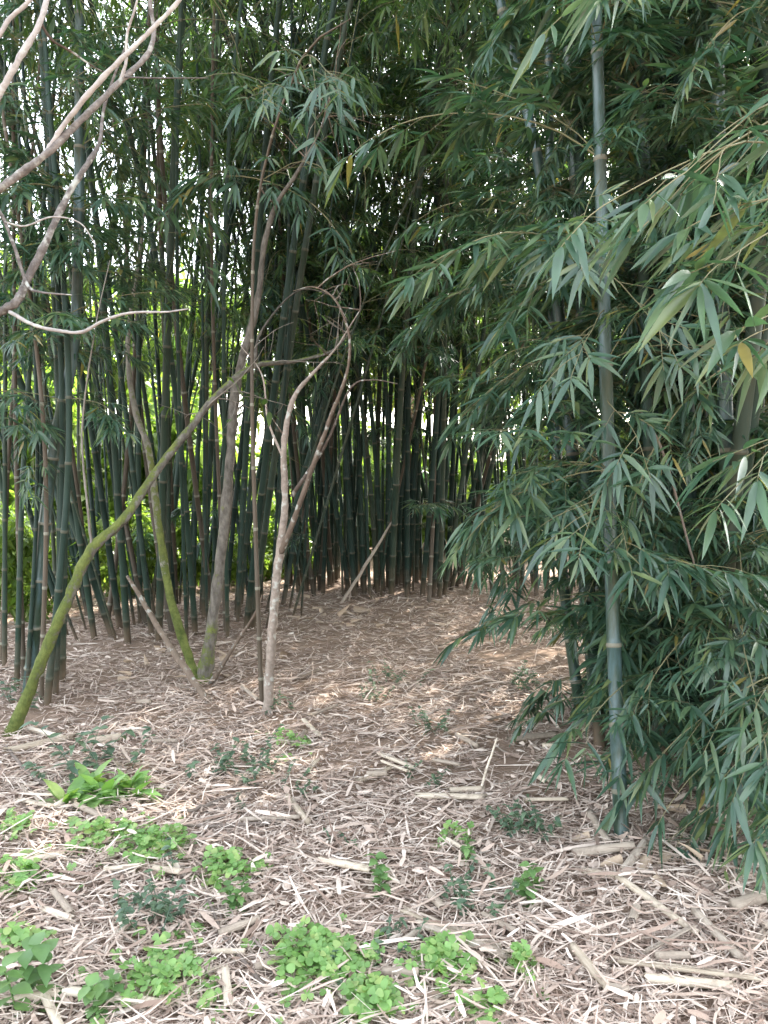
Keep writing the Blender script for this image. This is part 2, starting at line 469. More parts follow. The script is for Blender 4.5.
def culm_mesh(path, r0, taper_to=.25, sides=10, node=.38, mat='culm', rng=rb):
    """Culm with swollen pale nodes along a path that starts at its base (0,0,0). Returns mesh, node positions and directions."""
    path = np.asarray(path, float)
    seg = np.linalg.norm(np.diff(path, axis=0), axis=1); s = np.concatenate([[0], np.cumsum(seg)]); T = s[-1]
    at = lambda u: np.array([np.interp(u, s, path[:, c]) for c in range(3)])
    rows, rr, mats = [], [], []
    nodes = []
    u = -.12
    rad = lambda u: r0 * (1 - (1 - taper_to) * (max(u, 0) / T) ** 1.25)
    u = 0.0; rows.append(at(0) - np.array([0, 0, .12])); rr.append(r0 * 1.08)
    step = node * .45
    while u < T - .3:
        for du, f, mt in ((.0, 1.0, 0), (.004, 1.10, 1), (.012, 1.13, 1), (.020, 1.03, 1), (.045, .985, 2), (step * .5, .975, 0)):
            if u + du < T:
                rows.append(at(u + du)); rr.append(rad(u + du) * f); mats.append(1 if mt == 1 else 0)
        nodes.append((at(u + .012), unit(at(min(u + .1, T)) - at(max(u - .1, 0))), u))
        u += step
        step = node * min(1.0, .5 + .12 * len(nodes)) * rng.uniform(.92, 1.08)
    rows.append(path[-1]); rr.append(rad(T) * .3); mats.append(0)
    mb = MB(); tube(mb, np.array(rows), np.array(rr), sides, 0, True)
    F = mb.f[0][0]
    mi = np.repeat(np.array(mats[:len(rows) - 1]), sides)
    mb.f = [(F[mi == 0], 0), (F[mi == 1], 1)] + mb.f[1:]
    return mb.mesh('culm', [M[mat], M['ring_far' if mat == 'culm_far' else 'ring']]), nodes


def crown_mesh(nodes, h0, htop, rng, dens=1.0, name='foliage'):
    lvs = []; mb = MB()
    for p, d, u in nodes:
        if u < h0:
            continue
        n = rng.poisson(2.3 * dens)
        for _ in range(n):
            lv, tw = BR_LO[rng.integers(len(BR_LO))]
            sc = rng.uniform(.75, 1.15) * (1.0 if u < htop - 2.5 else .8)
            l2, t2 = xf(lv, tw, rng.uniform(0, 2 * PI), rng.normal(0, .3), sc, p)
            keep = rng.random(len(l2['L'])) < .9
            lvs.append({k: v[keep] for k, v in l2.items()})
            tube(mb, t2[0][0][::2], np.linspace(.004, .0015, 6), 3, 1, False)
    add_leaves(mb, cat_leaves(lvs), False, 0)
    return mb.mesh(name, [M['leaf_far'], M['twig']])


def arch(H, bend, power=2.6, n=26, wob=.0, rng=rb):
    t = np.linspace(0, 1, n)
    a = np.cumsum(np.full(n, 1 / n)); th = bend * t ** power * 1.9
    x = np.cumsum(np.sin(th)) * H / n; z = np.cumsum(np.cos(th)) * H / n
    yw = wob * np.sin(t * PI * rng.uniform(.8, 1.6) + rng.uniform(0, 3))
    p = np.stack([x, yw - yw[0], z], 1)
    return p - p[0]


# variants shared by the clumps that stand further back
VAR = []
for q in range(14):
    H = rb.uniform(9.5, 12.5)
    cm, nodes = culm_mesh(arch(H, rb.uniform(.35, .95), rb.uniform(2.0, 3.2), 26, rb.uniform(.02, .10)), rb.uniform(.013, .033), .22, 8, .46, 'culm_far')
    VAR.append((cm, nodes, [crown_mesh(nodes, h0, H, rb, d) for h0, d in ((3.0, .75), (2.0, .7), (4.0, .42))]))

rdry = np.random.default_rng(41)
DRY = [culm_mesh(arch(rdry.uniform(5, 8), rdry.uniform(.1, .3), 2.5, 20, .08, rdry), rdry.uniform(.016, .026), .5, 8, .46, 'culm_dry', rdry)[0] for _ in range(3)]


def far_bamboo(x, y, az, lean, lean_az, sc, v, cv, label, group):
    r = tag(empty('bamboo', (x, y, gh(x, y) - .02)), label, 'bamboo', group)
    # lean first about the ground, then the arch's own direction
    from mathutils import Matrix, Euler
    R = Matrix.Rotation(lean_az, 3, 'Z') @ Matrix.Rotation(lean, 3, 'Y') @ Matrix.Rotation(-lean_az, 3, 'Z') @ Matrix.Rotation(az, 3, 'Z')
    r['variant'] = int(v); r.rotation_euler = R.to_euler(); r.scale = (sc, sc, sc)
    link('culm', VAR[v][0], r)
    if cv is not None:
        link('foliage', VAR[v][2][cv], r)
    return r


def hang(root, p, az, sc, mesh=None, tilt=0.0, rng=rb):
    b = link('leafy_branch', mesh or BR_HI[rng.integers(len(BR_HI))], root)
    b.location = p; b.rotation_euler = (0, -tilt, az); b.scale = (sc, sc, sc)
    return b


rc = np.random.default_rng(23)


def clump(n, cx, cy, rx, ry, fan, label, group, cvs, smin=.85, smax=1.1, mind=.10, low=0.0, avoid=None, archout=1.2, front=0.0):
    pts = []; tries = 0
    while len(pts) < n and tries < 20000:
        tries += 1
        a, q = rc.uniform(0, 2 * PI), math.sqrt(rc.random())
        x, y = cx + rx * q * math.cos(a), cy + ry * q * math.sin(a)
        if avoid and avoid(x, y):
            continue
        if all((x - u) ** 2 + (y - v) ** 2 > mind ** 2 for u, v in pts):
            pts.append((x, y))
    for x, y in pts:
        dx, dy = (x - cx) / rx, (y - cy) / ry
        out = math.atan2(dy * ry, dx * rx)
        lean = fan * math.hypot(dx, dy) + rc.normal(0, .075)
        r = far_bamboo(x, y, out + rc.normal(0, archout), lean, out + rc.normal(0, .5), rc.uniform(smin, smax), rc.integers(len(VAR)), cvs[rc.integers(len(cvs))], label, group)
        if rc.random() < low:
            hang(r, (0, 0, rc.uniform(.8, 3.2)), rc.uniform(0, 2 * PI), rc.uniform(.7, 1.1))
        if front and dy < -.1:
            vn = VAR[r['variant']][1]
            for p, d_, u in vn:
                if (3.4 if cx < -1 else 2.6) < u < 6.8 and rc.random() < front:
                    b = hang(r, tuple(p), -PI / 2 - r.rotation_euler.z + rc.normal(0, 1.0), rc.uniform(.7, 1.15))


clump(105, -.05, 9.35, 1.2, 1.1, .11, 'straight dark culm in the dense bamboo clump at the far end of the clearing', 'bamboo of the clump at the far end of the clearing', (0, 2, 2), mind=.10, low=.3, front=.6)
clump(62, -1.95, 7.3, 1.2, .95, .25, 'dark slanting culm in the open bamboo clump behind the mossy leaning trunk', 'bamboo of the clump behind the mossy trunk', (0, 2, 2), .75, 1.12, .10, low=.12, front=.22)
clump(40, 2.0, 9.5, 1.25, 1.0, .10, 'dim culm of the bamboo clump half hidden behind the near leafy clump', 'bamboo half hidden behind the near clump', (0, 1), low=.35, mind=.10, front=.3)
clump(32, 3.0, 6.0, 1.2, 1.3, .10, 'deeply shaded culm at the back of the near leafy bamboo clump', 'shaded bamboo at the back of the near clump', (1, 1, 0), low=.6, front=.25)
clump(20, -3.7, 9.4, 1.4, 1.0, .12, 'distant dark culm seen between the slanting bamboo', 'distant bamboo between the slanting culms', (2, 2, None))

clump(16, 4.4, 9.0, 1.2, 1.3, .10, 'dim bamboo culm deep behind the near leafy clump', 'dim bamboo deep behind the near clump', (0, 1), low=.3)

for n_, cx, cy, rx, ry, lab, grp in ((9, -.05, 9.1, 1.2, .95, 'dead brown bamboo leaning among the dark culms of the far clump', 'dead bamboo in the far clump'),
                                     (8, -1.95, 7.2, 1.2, .9, 'dead brown bamboo leaning among the slanting culms behind the mossy trunk', 'dead bamboo behind the mossy trunk')):
    for q in range(n_):
        a, u = rdry.uniform(0, 6.28), rdry.random() ** .5
        x, y = cx + rx * u * math.cos(a), cy + ry * u * math.sin(a)
        o = tag(link('dead_bamboo', DRY[q % 3]), lab, 'bamboo', grp)
        o.location = (x, y, gh(x, y) - .02); o.rotation_euler = (rdry.normal(0, .13), rdry.normal(0, .2), rdry.uniform(0, 6))


# ------------------------------------------------------------------ near bamboo, each built to its own line
def near_bamboo(pts, r, label, group=None, mat='culm', H=9.5, bend=.5, az=0., lo=.3, hi=5.5, per=1.0, crown=.8, face=None, spread=1.4, name='bamboo', node=.42, scl=(.5, .98), tip=.22, ch=None):
    """pts: world points of the seen part of the culm, base first; it goes on upward and arches towards az."""
    b = np.array(pts[0], float); b[2] = gh(b[0], b[1]) - .02
    q = smooth_path([b] + [np.array(p, float) for p in pts[1:]], 8)
    d = unit(q[-1] - q[-4]); cur = q[-1].copy(); ext = []
    L = H - np.linalg.norm(np.diff(q, axis=0), axis=1).sum(); n = 16
    for k in range(n if L > .3 else 0):
        d = unit(d + np.array([math.cos(az), math.sin(az), -.25]) * bend * (k / n) ** 1.5 * .3); cur = cur + d * L / n; ext.append(cur.copy())
    path = np.vstack([q] + ([np.array(ext)] if ext else [])) - b
    root = tag(empty(name, tuple(b)), label, 'bamboo', group)
    cm, nodes = culm_mesh(path, r, tip, 14, node, mat)
    link('culm', cm, root)
    face = math.atan2(-b[1], -b[0] - .6) if face is None else face
    for p, dd, u in nodes:
        if lo <= u <= hi:
            for _ in range(rc.poisson(per * 2.7)):
                hang(root, tuple(p), face + rc.normal(0, spread), rc.uniform(*scl), tilt=rc.normal(0, .25))
    if crown:
        link('foliage', crown_mesh(nodes, ch or hi, H, rc, crown), root)
    return root


rd = np.random.default_rng(5)


def own_branch(root, start, aim, nside, seed, hi=True, lsc=.98, droop=.6, name='leafy_branch'):
    """A branch with its own mesh from a world point towards another."""
    rng = np.random.default_rng(seed)
    start, aim = np.array(start), np.array(aim); v = aim - start; L = np.linalg.norm(v) * 1.04
    lv, tw = branch(rng, L, nside, 6, 9, lsc)
    az = math.atan2(v[1], v[0])
    main = tw[0][0]; tip = main[-1]; a0 = math.atan2(tip[1], tip[0]); e0 = math.atan2(tip[2], math.hypot(tip[0], tip[1])); e1 = math.atan2(v[2], math.hypot(v[0], v[1]))
    l2, t2 = xf(lv, tw, az - a0, e1 - e0, np.linalg.norm(v) / np.linalg.norm(tip), start - np.array(root.location))
    l2['L'] = lv['L']; l2['W'] = lv['W']
    mb = MB(); add_leaves(mb, l2, hi, 0)
    for p, r in t2:
        tube(mb, p, np.linspace(max(r, .0016), .001, len(p)), 5, 1, False)
    return mb.build(name, [M['leaf'], M['twig']], root)


NG = 'bamboo of the near leafy clump on the right'
K1 = near_bamboo([G(622, 838), P(613, 620, 3.25), P(604, 300, 3.3), P(596, 0, 3.35)], .031, 'thick bluish culm with pale rings standing clear of the leaves, front of the near clump', NG, az=2.4, lo=1.0, hi=4.5, per=1.15, spread=.85)
near_bamboo([P(742, 860, 3.35), P(731, 560, 3.45), P(722, 300, 3.5), P(716, 0, 3.55)], .037, 'bluish culm framed by leaf fans close to the edge, right of the thick ringed culm', NG, az=1.2, lo=.2, hi=4.5, per=.75)
near_bamboo([P(598, 745, 4.3), P(575, 480, 4.35), P(545, 200, 4.4), P(500, 0, 4.45)], .038, 'dark culm leaning out over the clearing at the left edge of the near clump', NG, az=2.7, lo=.9, hi=2.9, per=1.5, face=3.6, ch=4.8)
near_bamboo([P(606, 735, 4.5), P(592, 480, 4.55), P(578, 240, 4.6), P(566, 0, 4.6)], .04, 'dark green culm with pale node dots just behind the thick bluish culm', NG, az=2.0, lo=.8, hi=3.0, per=1.1, face=3.5, ch=4.8)
near_bamboo([P(655, 800, 3.9), P(640, 480, 3.95), P(628, 220, 4.0), P(618, 0, 4.0)], .035, 'olive culm close behind the thick bluish culm on its right', NG, az=1.6, lo=.3, hi=5, per=1.3, mat='culm_far')
near_bamboo([P(690, 800, 3.9), P(672, 480, 3.95), P(664, 220, 4.0), P(655, 0, 4.0)], .034, 'shaded culm half hidden by leaves midway between the two bluish culms', NG, az=.8, lo=.2, hi=5, per=1.1, mat='culm_far')
near_bamboo([P(664, 840, 3.55), P(655, 600, 3.6), P(644, 300, 3.65), P(640, 0, 3.7)], .029, 'green culm close beside the thick bluish culm, mostly behind its leaves', NG, az=1.8, lo=.3, hi=4.8, per=1.4, ch=5, mat='culm_far')
near_bamboo([P(600, 770, 3.9), P(588, 560, 3.95), P(583, 300, 4.0), P(575, 0, 4.0)], .03, 'slim dark culm just left of and behind the thick bluish culm', NG, az=2.2, lo=.8, hi=4.4, per=1.3, mat='culm_far', face=3.7, ch=5)
near_bamboo([P(580, 740, 4.6), P(562, 560, 4.7), P(552, 300, 4.8), P(548, 0, 4.9)], .034, 'slim shaded culm behind the hanging leaves at the clearing edge', NG, az=2.5, lo=.9, hi=5, per=1.6, face=3.7)
for k in range(24):
    x = 1.25 + 1.5 * rc.random(); y = 3.4 + 1.9 * rc.random()
    if x < .36 * y + .02:
        x += .5
    ln = rc.normal(0, .22, 2) + np.array([(x - 1.8) * .25, (y - 4.2) * .1])
    near_bamboo([(x, y, 0), (x + ln[0] * .35, y + ln[1] * .35, 1.6), (x + ln[0], y + ln[1], 3.6)], rc.uniform(.03, .042), 'leafy culm crowded inside the near bamboo clump beside the clearing', NG, az=rc.uniform(0, 6.28), lo=.15, hi=4.8, per=.95, bend=.6, mat='culm_far')
# two more rise just outside the frame on the right and reach in with their branches
for (x, y), lab in (((1.72, 2.35), 'bamboo outside the edge whose pale near branch reaches in at upper right'), ((2.0, 2.75), 'bamboo whose leafy branches brush the lower right ground')):
    t = near_bamboo([(x, y, 0), (x + .05, y, 1.8), (x + .15, y + .05, 3.6)], .036, lab, None, az=.2, lo=.3 if y > 2.5 else 99, hi=2.2 if y > 2.5 else 4.6, per=1.0, face=3.0, spread=.6, crown=.5)
    if y < 2.5:
        NB = t
for q, (a, b, Yd, c, d) in enumerate([(575, 370, 2.85, 604, 310), (640, 455, 2.85, 607, 400), (590, 540, 2.8, 608, 480), (650, 350, 2.9, 603, 270), (578, 250, 2.9, 600, 180), (628, 560, 2.85, 610, 500)]):
    own_branch(K1, P(c, d, 3.27), P(a, b, Yd), 7, 60 + q, lsc=.9)
c0 = np.array(NB.location)
own_branch(NB, c0 + (.03, 0, 2.15), P(618, 195, 1.75), 7, 1)
own_branch(NB, c0 + (.03, 0, 2.35), P(690, 170, 1.7), 6, 2)
own_branch(NB, c0 + (.03, 0, 1.75), P(745, 300, 1.8), 5, 3)
own_branch(NB, c0 + (.03, 0, 1.35), P(740, 480, 1.8), 6, 4)
own_branch(NB, c0 + (.03, 0, 2.9), P(600, -25, 2.0), 8, 6)
own_branch(NB, c0 + (.03, 0, 2.2), P(655, 215, 1.8), 9, 7)
own_branch(NB, c0 + (.03, 0, 2.05), P(700, 215, 1.75), 8, 8)
own_branch(NB, c0 + (.03, 0, 2.45), P(735, 165, 1.85), 8, 9)
own_branch(NB, c0 + (.03, 0, 1.6), P(760, 330, 1.9), 7, 10)
own_branch(NB, c0 + (.03, 0, 2.0), P(725, 260, 1.65), 8, 12)
e0 = np.array(t.location)
for q, (a, b, Yd, h) in enumerate([(672, 800, 2.9, .75), (730, 850, 2.75, .5), (655, 850, 2.95, .5), (750, 770, 2.6, .8), (700, 740, 2.9, .95), (640, 780, 3.0, .8), (765, 830, 2.5, .6)]):
    own_branch(t, e0 + (0, .02, h), P(a, b, Yd), 11, 30 + q, lsc=.95)

# far left: a stout bluish culm and a few thin brown ones
LG = 'thin brown stems at the left edge'
near_bamboo([P(28, 690, 5.1), P(52, 460, 5.1), P(76, 320, 5.1), P(80, 0, 5.1)], .042, 'stout bluish culm bending upright near the left edge, behind the mossy trunk', None, az=2.0, lo=2.2, hi=5, per=1.1, crown=.9)
near_bamboo([P(60, 690, 5.4), P(62, 460, 5.4), P(52, 200, 5.4), P(40, 0, 5.4)], .04, 'tall dark culm crossing behind the stout bluish culm at the left edge', None, az=2.6, lo=2.2, hi=5, per=1.1, crown=.9, mat='culm_far')
for k in range(9):
    px = 2 + 6.5 * k + rc.normal(0, 2); Y = 4.7 + rc.random() * 1.1
    near_bamboo([P(px, 700, Y), P(px + rc.normal(4, 8), 420, Y), P(px + rc.normal(6, 26), 60, Y)], rc.uniform(.014, .026), 'thin brownish bamboo stem crowded at the left edge beside the mossy trunk', LG, az=rc.uniform(1.5, 4), lo=1.6, hi=4.2, per=.4, crown=.5, mat='culm_far' if k % 3 else 'culm_dry', H=7)

# slender arching whip beside the forked tree, its leafy tip overhead
wh = near_bamboo([P(262, 690, 4.85), P(256, 545, 4.85), P(252, 380, 4.85), P(258, 200, 4.8), P(300, 62, 4.5), P(352, 18, 4.2)], .016, 'slender pale bamboo whip rising beside the forked tree and arching overhead', None, H=2, lo=99, crown=0, mat='culm_dry', tip=.35)
own_branch(wh, P(275, 110, 4.7), P(262, 95, 4.0), 6, 21)
own_branch(wh, P(310, 55, 4.45), P(318, 120, 4.0), 7, 22)
own_branch(wh, P(300, 62, 4.5), P(330, 80, 3.9), 7, 23)
own_branch(wh, P(262, 180, 4.8), P(318, 165, 4.3), 5, 24)


# ------------------------------------------------------------------ trees
def limb(root, pix, name, mat, n=6, sides=10, bump=.05, seed=0):
    thin = {3: .58, 4: .66, 5: .68}[seed // 10]
    """pix rows: px, py, distance, radius."""
    rng = np.random.default_rng(seed)
    rows = np.array([[*P(a, b, Y), r * thin] for a, b, Y, r in pix]); q = smooth_path(rows, n)
    k = rng.normal(0, 1, (len(q), 3)) * q[:, 3:4] * .06; k[0] = 0
    mb = MB(); tube(mb, q[:, :3] + k - np.array(root.location), np.maximum(q[:, 3], .0015) * (1 + .06 * rng.standard_normal(len(q))), sides, 0, True, bump, rng)
    return mb.build(name, [M[mat]], root), q[:, :3] + k


def twigs(root, q, n, L, mat, seed, name='twig_spray', leaf=None):
    """Bare side twigs, optionally with small leaves, along a limb."""
    rng = np.random.default_rng(seed); mb = MB(); lv = []
    for _ in range(n):
        p = q[rng.integers(len(q) // 4, len(q))] - np.array(root.location)
        d = rng.normal(0, 1, 3); d[2] = abs(d[2]) * .7 + .1
        pa = bend_path(p, d, L * rng.uniform(.4, 1.2), .8, 7, .12, rng)
        tube(mb, pa, np.linspace(.005, .0015, len(pa)), 5, 0, False)
        for _ in range(2):
            k = rng.integers(2, 7); pb = bend_path(pa[k], rng.normal(0, 1, 3), L * .4, .8, 5, .1, rng)
            tube(mb, pb, np.linspace(.0025, .001, len(pb)), 4, 0, False)
            if leaf:
                for c in pb[2:]:
                    if rng.random() < leaf:
                        lv.append((c, unit(rng.normal(0, 1, 3) - (0, 0, .5))))
    ms = [M[mat]]
    if lv:
        B = np.array([a for a, _ in lv]); D = np.array([b for _, b in lv]); k = len(B)
        LL = rng.uniform(.04, .09, k)
        add_leaves(mb, dict(B=B, D=D, L=LL, W=LL * .22, droop=rng.uniform(0, .4, k), U=np.tile([0.02, .03, 1.0], (k, 1))), True, 1)
        ms.append(M['tree_leaf'])
    return mb.build(name, ms, root)


def root_at(name, p, label, cat='tree', group=None):
    return tag(empty(name, (p[0], p[1], gh(p[0], p[1]))), label, cat, group)


# mossy leaning tree
g0 = G(14, 735)
t = root_at('leaning_tree', g0, 'crooked tree with mossy trunk leaning right from the left edge')
Y = g0[1]
_, q = limb(t, [(6, 756, Y, .10), (13, 732, Y, .072), (32, 685, Y, .054), (52, 636, Y, .053), (72, 590, Y + .05, .052), (92, 549, Y + .1, .050), (125, 518, Y + .2, .044), (156, 472, Y + .35, .041), (190, 428, Y + .5, .038), (219, 393, Y + .6, .036), (254, 366, Y + .8, .033), (290, 362, Y + 1.0, .022), (330, 352, Y + 1.1, .014), (352, 330, Y + 1.2, .008)], 'trunk', 'bark_moss', 6, 14, .05, 31)
limb(t, [(92, 549, Y + .1, .018), (88, 510, Y + .1, .013), (82, 430, Y + .15, .010), (95, 330, Y + .2, .007), (110, 260, Y + .3, .004)], 'limb', 'bark_dim', 6, 8, .05, 32)
limb(t, [(254, 366, Y + .8, .024), (262, 330, Y + .9, .014), (300, 290, Y + 1.1, .009), (345, 300, Y + 1.2, .004)], 'limb', 'bark_dim', 6, 8, .05, 33)
twigs(t, q[40:], 9, .5, 'bark_dim', 34, leaf=.25)

# twin-stemmed tree in the middle
g0 = G(204, 682)
t = root_at('twin_stemmed_tree', g0, 'brown tree with two stems parting at the ground, behind the forked tree')
Y = g0[1]
_, q = limb(t, [(202, 694, Y, .12), (205, 672, Y, .08), (213, 620, Y, .063), (222, 545, Y, .058), (230, 460, Y + .05, .052), (235, 395, Y + .1, .047), (246, 345, Y + .1, .04), (258, 300, Y + .1, .034), (264, 246, Y + .05, .03), (276, 205, Y, .026), (294, 178, Y - .1, .02), (317, 137, Y - .2, .012), (330, 100, Y - .2, .005)], 'trunk', 'bark_dim', 6, 14, .05, 41)
_, q2 = limb(t, [(200, 688, Y + .03, .06), (188, 655, Y + .1, .05), (170, 596, Y + .2, .046), (158, 520, Y + .3, .042), (149, 452, Y + .4, .038), (134, 405, Y + .5, .033), (128, 340, Y + .6, .025), (140, 250, Y + .7, .016), (150, 160, Y + .8, .008)], 'limb', 'bark_moss', 6, 12, .05, 42)
limb(t, [(210, 685, Y - .03, .03), (232, 650, Y - .1, .02), (256, 612, Y - .2, .012), (262, 595, Y - .2, .005)], 'limb', 'bark_brown', 6, 8, .05, 43)
limb(t, [(276, 205, Y, .014), (262, 190, Y, .009), (262, 170, Y, .004)], 'limb', 'bark_brown', 5, 8, .05, 44)
twigs(t, q[45:], 8, .6, 'bark_brown', 45, leaf=.35)

# forked tree
g0 = G(268, 713)
t = root_at('forked_tree', g0, 'slender pale tree forking at waist height, standing alone in the clearing')
Y = g0[1]
_, q1 = limb(t, [(268, 724, Y, .085), (268, 706, Y, .052), (271, 650, Y, .041), (275, 596, Y, .040), (280, 548, Y, .038), (285, 506, Y, .032), (284, 448, Y, .026), (293, 400, Y + .05, .022), (316, 370, Y + .1, .015), (336, 348, Y + .1, .009), (360, 310, Y + .1, .004)], 'trunk', 'bark_pale', 6, 14, .05, 51)
_, q2 = limb(t, [(279, 556, Y, .03), (294, 520, Y - .03, .026), (314, 463, Y - .05, .021), (331, 416, Y - .08, .018), (347, 372, Y - .1, .014), (349, 335, Y - .1, .011), (335, 300, Y - .1, .008), (314, 287, Y - .1, .006), (293, 291, Y - .1, .003)], 'limb', 'bark_brown', 6, 10, .05, 52)
limb(t, [(292, 496, Y - .02, .02), (326, 444, Y - .05, .014), (350, 389, Y - .1, .009), (372, 380, Y - .15, .006), (398, 384, Y - .2, .003)], 'limb', 'bark_pale', 6, 8, .05, 53)
limb(t, [(284, 460, Y, .014), (268, 420, Y + .1, .010), (262, 375, Y + .15, .007), (240, 345, Y + .2, .003)], 'limb', 'bark_pale', 6, 8, .05, 54)
twigs(t, q1[28:], 4, .45, 'bark_brown', 55, leaf=.3)
twigs(t, q2[24:], 3, .45, 'bark_brown', 56, leaf=.3)

# pale bare branches reaching in from a tree just outside the left edge
t = root_at('bare_tree', (-1.95, 2.35), 'pale grey tree at the left edge reaching bare twisting branches over the clearing')
b0 = np.array(t.location)
mb = MB()
tp = smooth_path([[-1.95, 2.35, -.1, .10], [-1.93, 2.35, .6, .08], [-1.98, 2.36, 1.3, .072], [-1.93, 2.38, 2.1, .062], [-2.0, 2.42, 2.9, .05], [-1.9, 2.5, 3.8, .03], [-1.7, 2.5, 4.6, .012]], 6)
tube(mb, tp[:, :3] - b0, tp[:, 3], 14, 0, True, .04)
mb.build('trunk', [M['bark_grey']], t)


def pl(lst, seed, st=None, mat='bark_grey'):
    rows = [[*P(a, b, Yd), r] for a, b, Yd, r in lst]
    if st is not None:
        rows = [st] + rows
    if st is not None:                              # even out the long run from the trunk
        a_, b_ = np.array(rows[0]), np.array(rows[1])
        rows = [a_ + (b_ - a_) * f for f in (0, .25, .5, .7, .85)] + rows[1:]
    rng = np.random.default_rng(seed); q = smooth_path(rows, 7)
    q[1:, :3] += rng.normal(0, 1, (len(q) - 1, 3)) * q[1:, 3:4] * .07
    mb = MB(); tube(mb, q[:, :3] - b0, np.maximum(q[:, 3], .0012) * (1 + .07 * rng.standard_normal(len(q))), 9, 0, True, .05, rng)
    mb.build('limb', [M[mat]], t)
    return q


k = 2.3 / 770 / 2 * .82
pl([(0, 188, 2.3, 9.5 * k), (20, 174, 2.3, 9 * k), (51, 150, 2.3, 8.5 * k), (85, 116, 2.32, 8 * k), (120, 82, 2.35, 7 * k), (147, 55, 2.38, 6 * k), (154, 30, 2.4, 5.5 * k), (150, 0, 2.4, 5 * k), (158, -40, 2.4, 3 * k)], 61, [-1.95, 2.37, 1.95, .05])
pl([(40, 160, 2.3, 5 * k), (50, 147, 2.3, 6 * k), (66, 122, 2.29, 6 * k), (99, 82, 2.26, 6 * k), (130, 51, 2.25, 5.5 * k), (157, 24, 2.25, 5 * k), (178, 2, 2.25, 4.5 * k), (200, -30, 2.25, 3 * k)], 62)
pl([(0, 312, 2.35, 11 * k), (17, 301, 2.35, 10.5 * k), (28, 278, 2.38, 10 * k), (45, 244, 2.4, 9 * k), (68, 195, 2.45, 8 * k), (90, 160, 2.5, 7 * k), (100, 140, 2.55, 5 * k), (106, 100, 2.6, 4 * k), (128, 40, 2.6, 2.5 * k)], 63, [-1.96, 2.36, 1.5, .05])
pl([(10, 312, 2.34, 5 * k), (34, 325, 2.3, 4.5 * k), (60, 331, 2.28, 4.2 * k), (82, 332, 2.25, 4 * k), (103, 321, 2.22, 3.5 * k), (130, 313, 2.2, 3 * k), (165, 312, 2.2, 2.2 * k), (188, 309, 2.2, 1.4 * k)], 64)
pl([(-20, 190, 2.4, 5 * k), (0, 212, 2.38, 4 * k), (14, 246, 2.36, 4 * k), (27, 284, 2.34, 4 * k), (40, 292, 2.3, 3 * k), (72, 295, 2.3, 1.5 * k)], 65, [-1.95, 2.38, 2.1, .02])
pl([(5, 222, 2.37, 2.5 * k), (25, 226, 2.35, 2.2 * k), (52, 217, 2.35, 2.0 * k), (80, 223, 2.35, 1.5 * k), (96, 245, 2.35, 1 * k)], 66)
pl([(-10, 105, 2.4, 9 * k), (0, 92, 2.4, 8.5 * k), (20, 58, 2.4, 8 * k), (40, 22, 2.42, 7 * k), (52, -20, 2.45, 6 * k)], 67, [-1.98, 2.41, 2.6, .045])
pl([(-8, 40, 2.3, 6 * k), (10, 18, 2.3, 5 * k), (28, 2, 2.3, 5 * k), (50, -30, 2.3, 4 * k)], 68, [-2.0, 2.43, 2.95, .035])
pl([(40, 22, 2.42, 4 * k), (52, 40, 2.44, 3.5 * k), (72, 52, 2.46, 3 * k), (92, 66, 2.48, 2 * k), (104, 72, 2.48, 1.2 * k)], 69, None, 'bark_brown')
pl([(120, 82, 2.35, 4 * k), (126, 62, 2.34, 3.5 * k), (127, 35, 2.33, 3 * k), (136, 5, 2.3, 2.4 * k), (140, -20, 2.3, 2 * k)], 70)
pl([(124, 77, 2.35, 2.4 * k), (150, 78, 2.3, 1.8 * k), (180, 78, 2.28, 1.5 * k), (208, 78, 2.26, 1 * k)], 71)

# dead branches leaning or lying at the trees' feet
def dead(pix, label, seed, mat='deadwood', name='dead_branch', group=None, bump=.05, n=6):
    p0 = P(*pix[0][:3]) if len(pix[0]) == 4 else pix[0]
    r = np.array([[*P(a, b, Yd), rr] for a, b, Yd, rr in pix]); q = smooth_path(r, n); c = q[:, :3].mean(0)
    rng = np.random.default_rng(seed)
    q[:, :3] += rng.normal(0, 1, (len(q), 3)) * q[:, 3:4] * .15
    mb = MB(); tube(mb, q[:, :3] - c, q[:, 3], 8, 0, True, bump, rng)
    o = mb.build(name, [M[mat]]); o.location = c
    return tag(o, label, 'branch', group)


dead([(127, 576, 5.5, .012), (155, 622, 5.3, .02), (183, 666, 5.05, .024), (210, 702, 4.9, .022), (238, 728, 4.75, .010)], 'long dark dead branch slanting down across the foot of the two-stemmed tree', 81, 'bark_brown')
dead([(333, 614, 8.0, .020), (350, 590, 8.05, .018), (378, 545, 8.15, .015), (392, 522, 8.2, .010)], 'pale stick propped against the foot of the far bamboo clump', 82, 'split_old')
dead([(640, 410, 3.1, .003), (664, 455, 3.1, .005), (690, 550, 3.15, .005), (700, 580, 3.2, .004)], 'thin brown dead twig caught among the leaves of the near clump', 83)


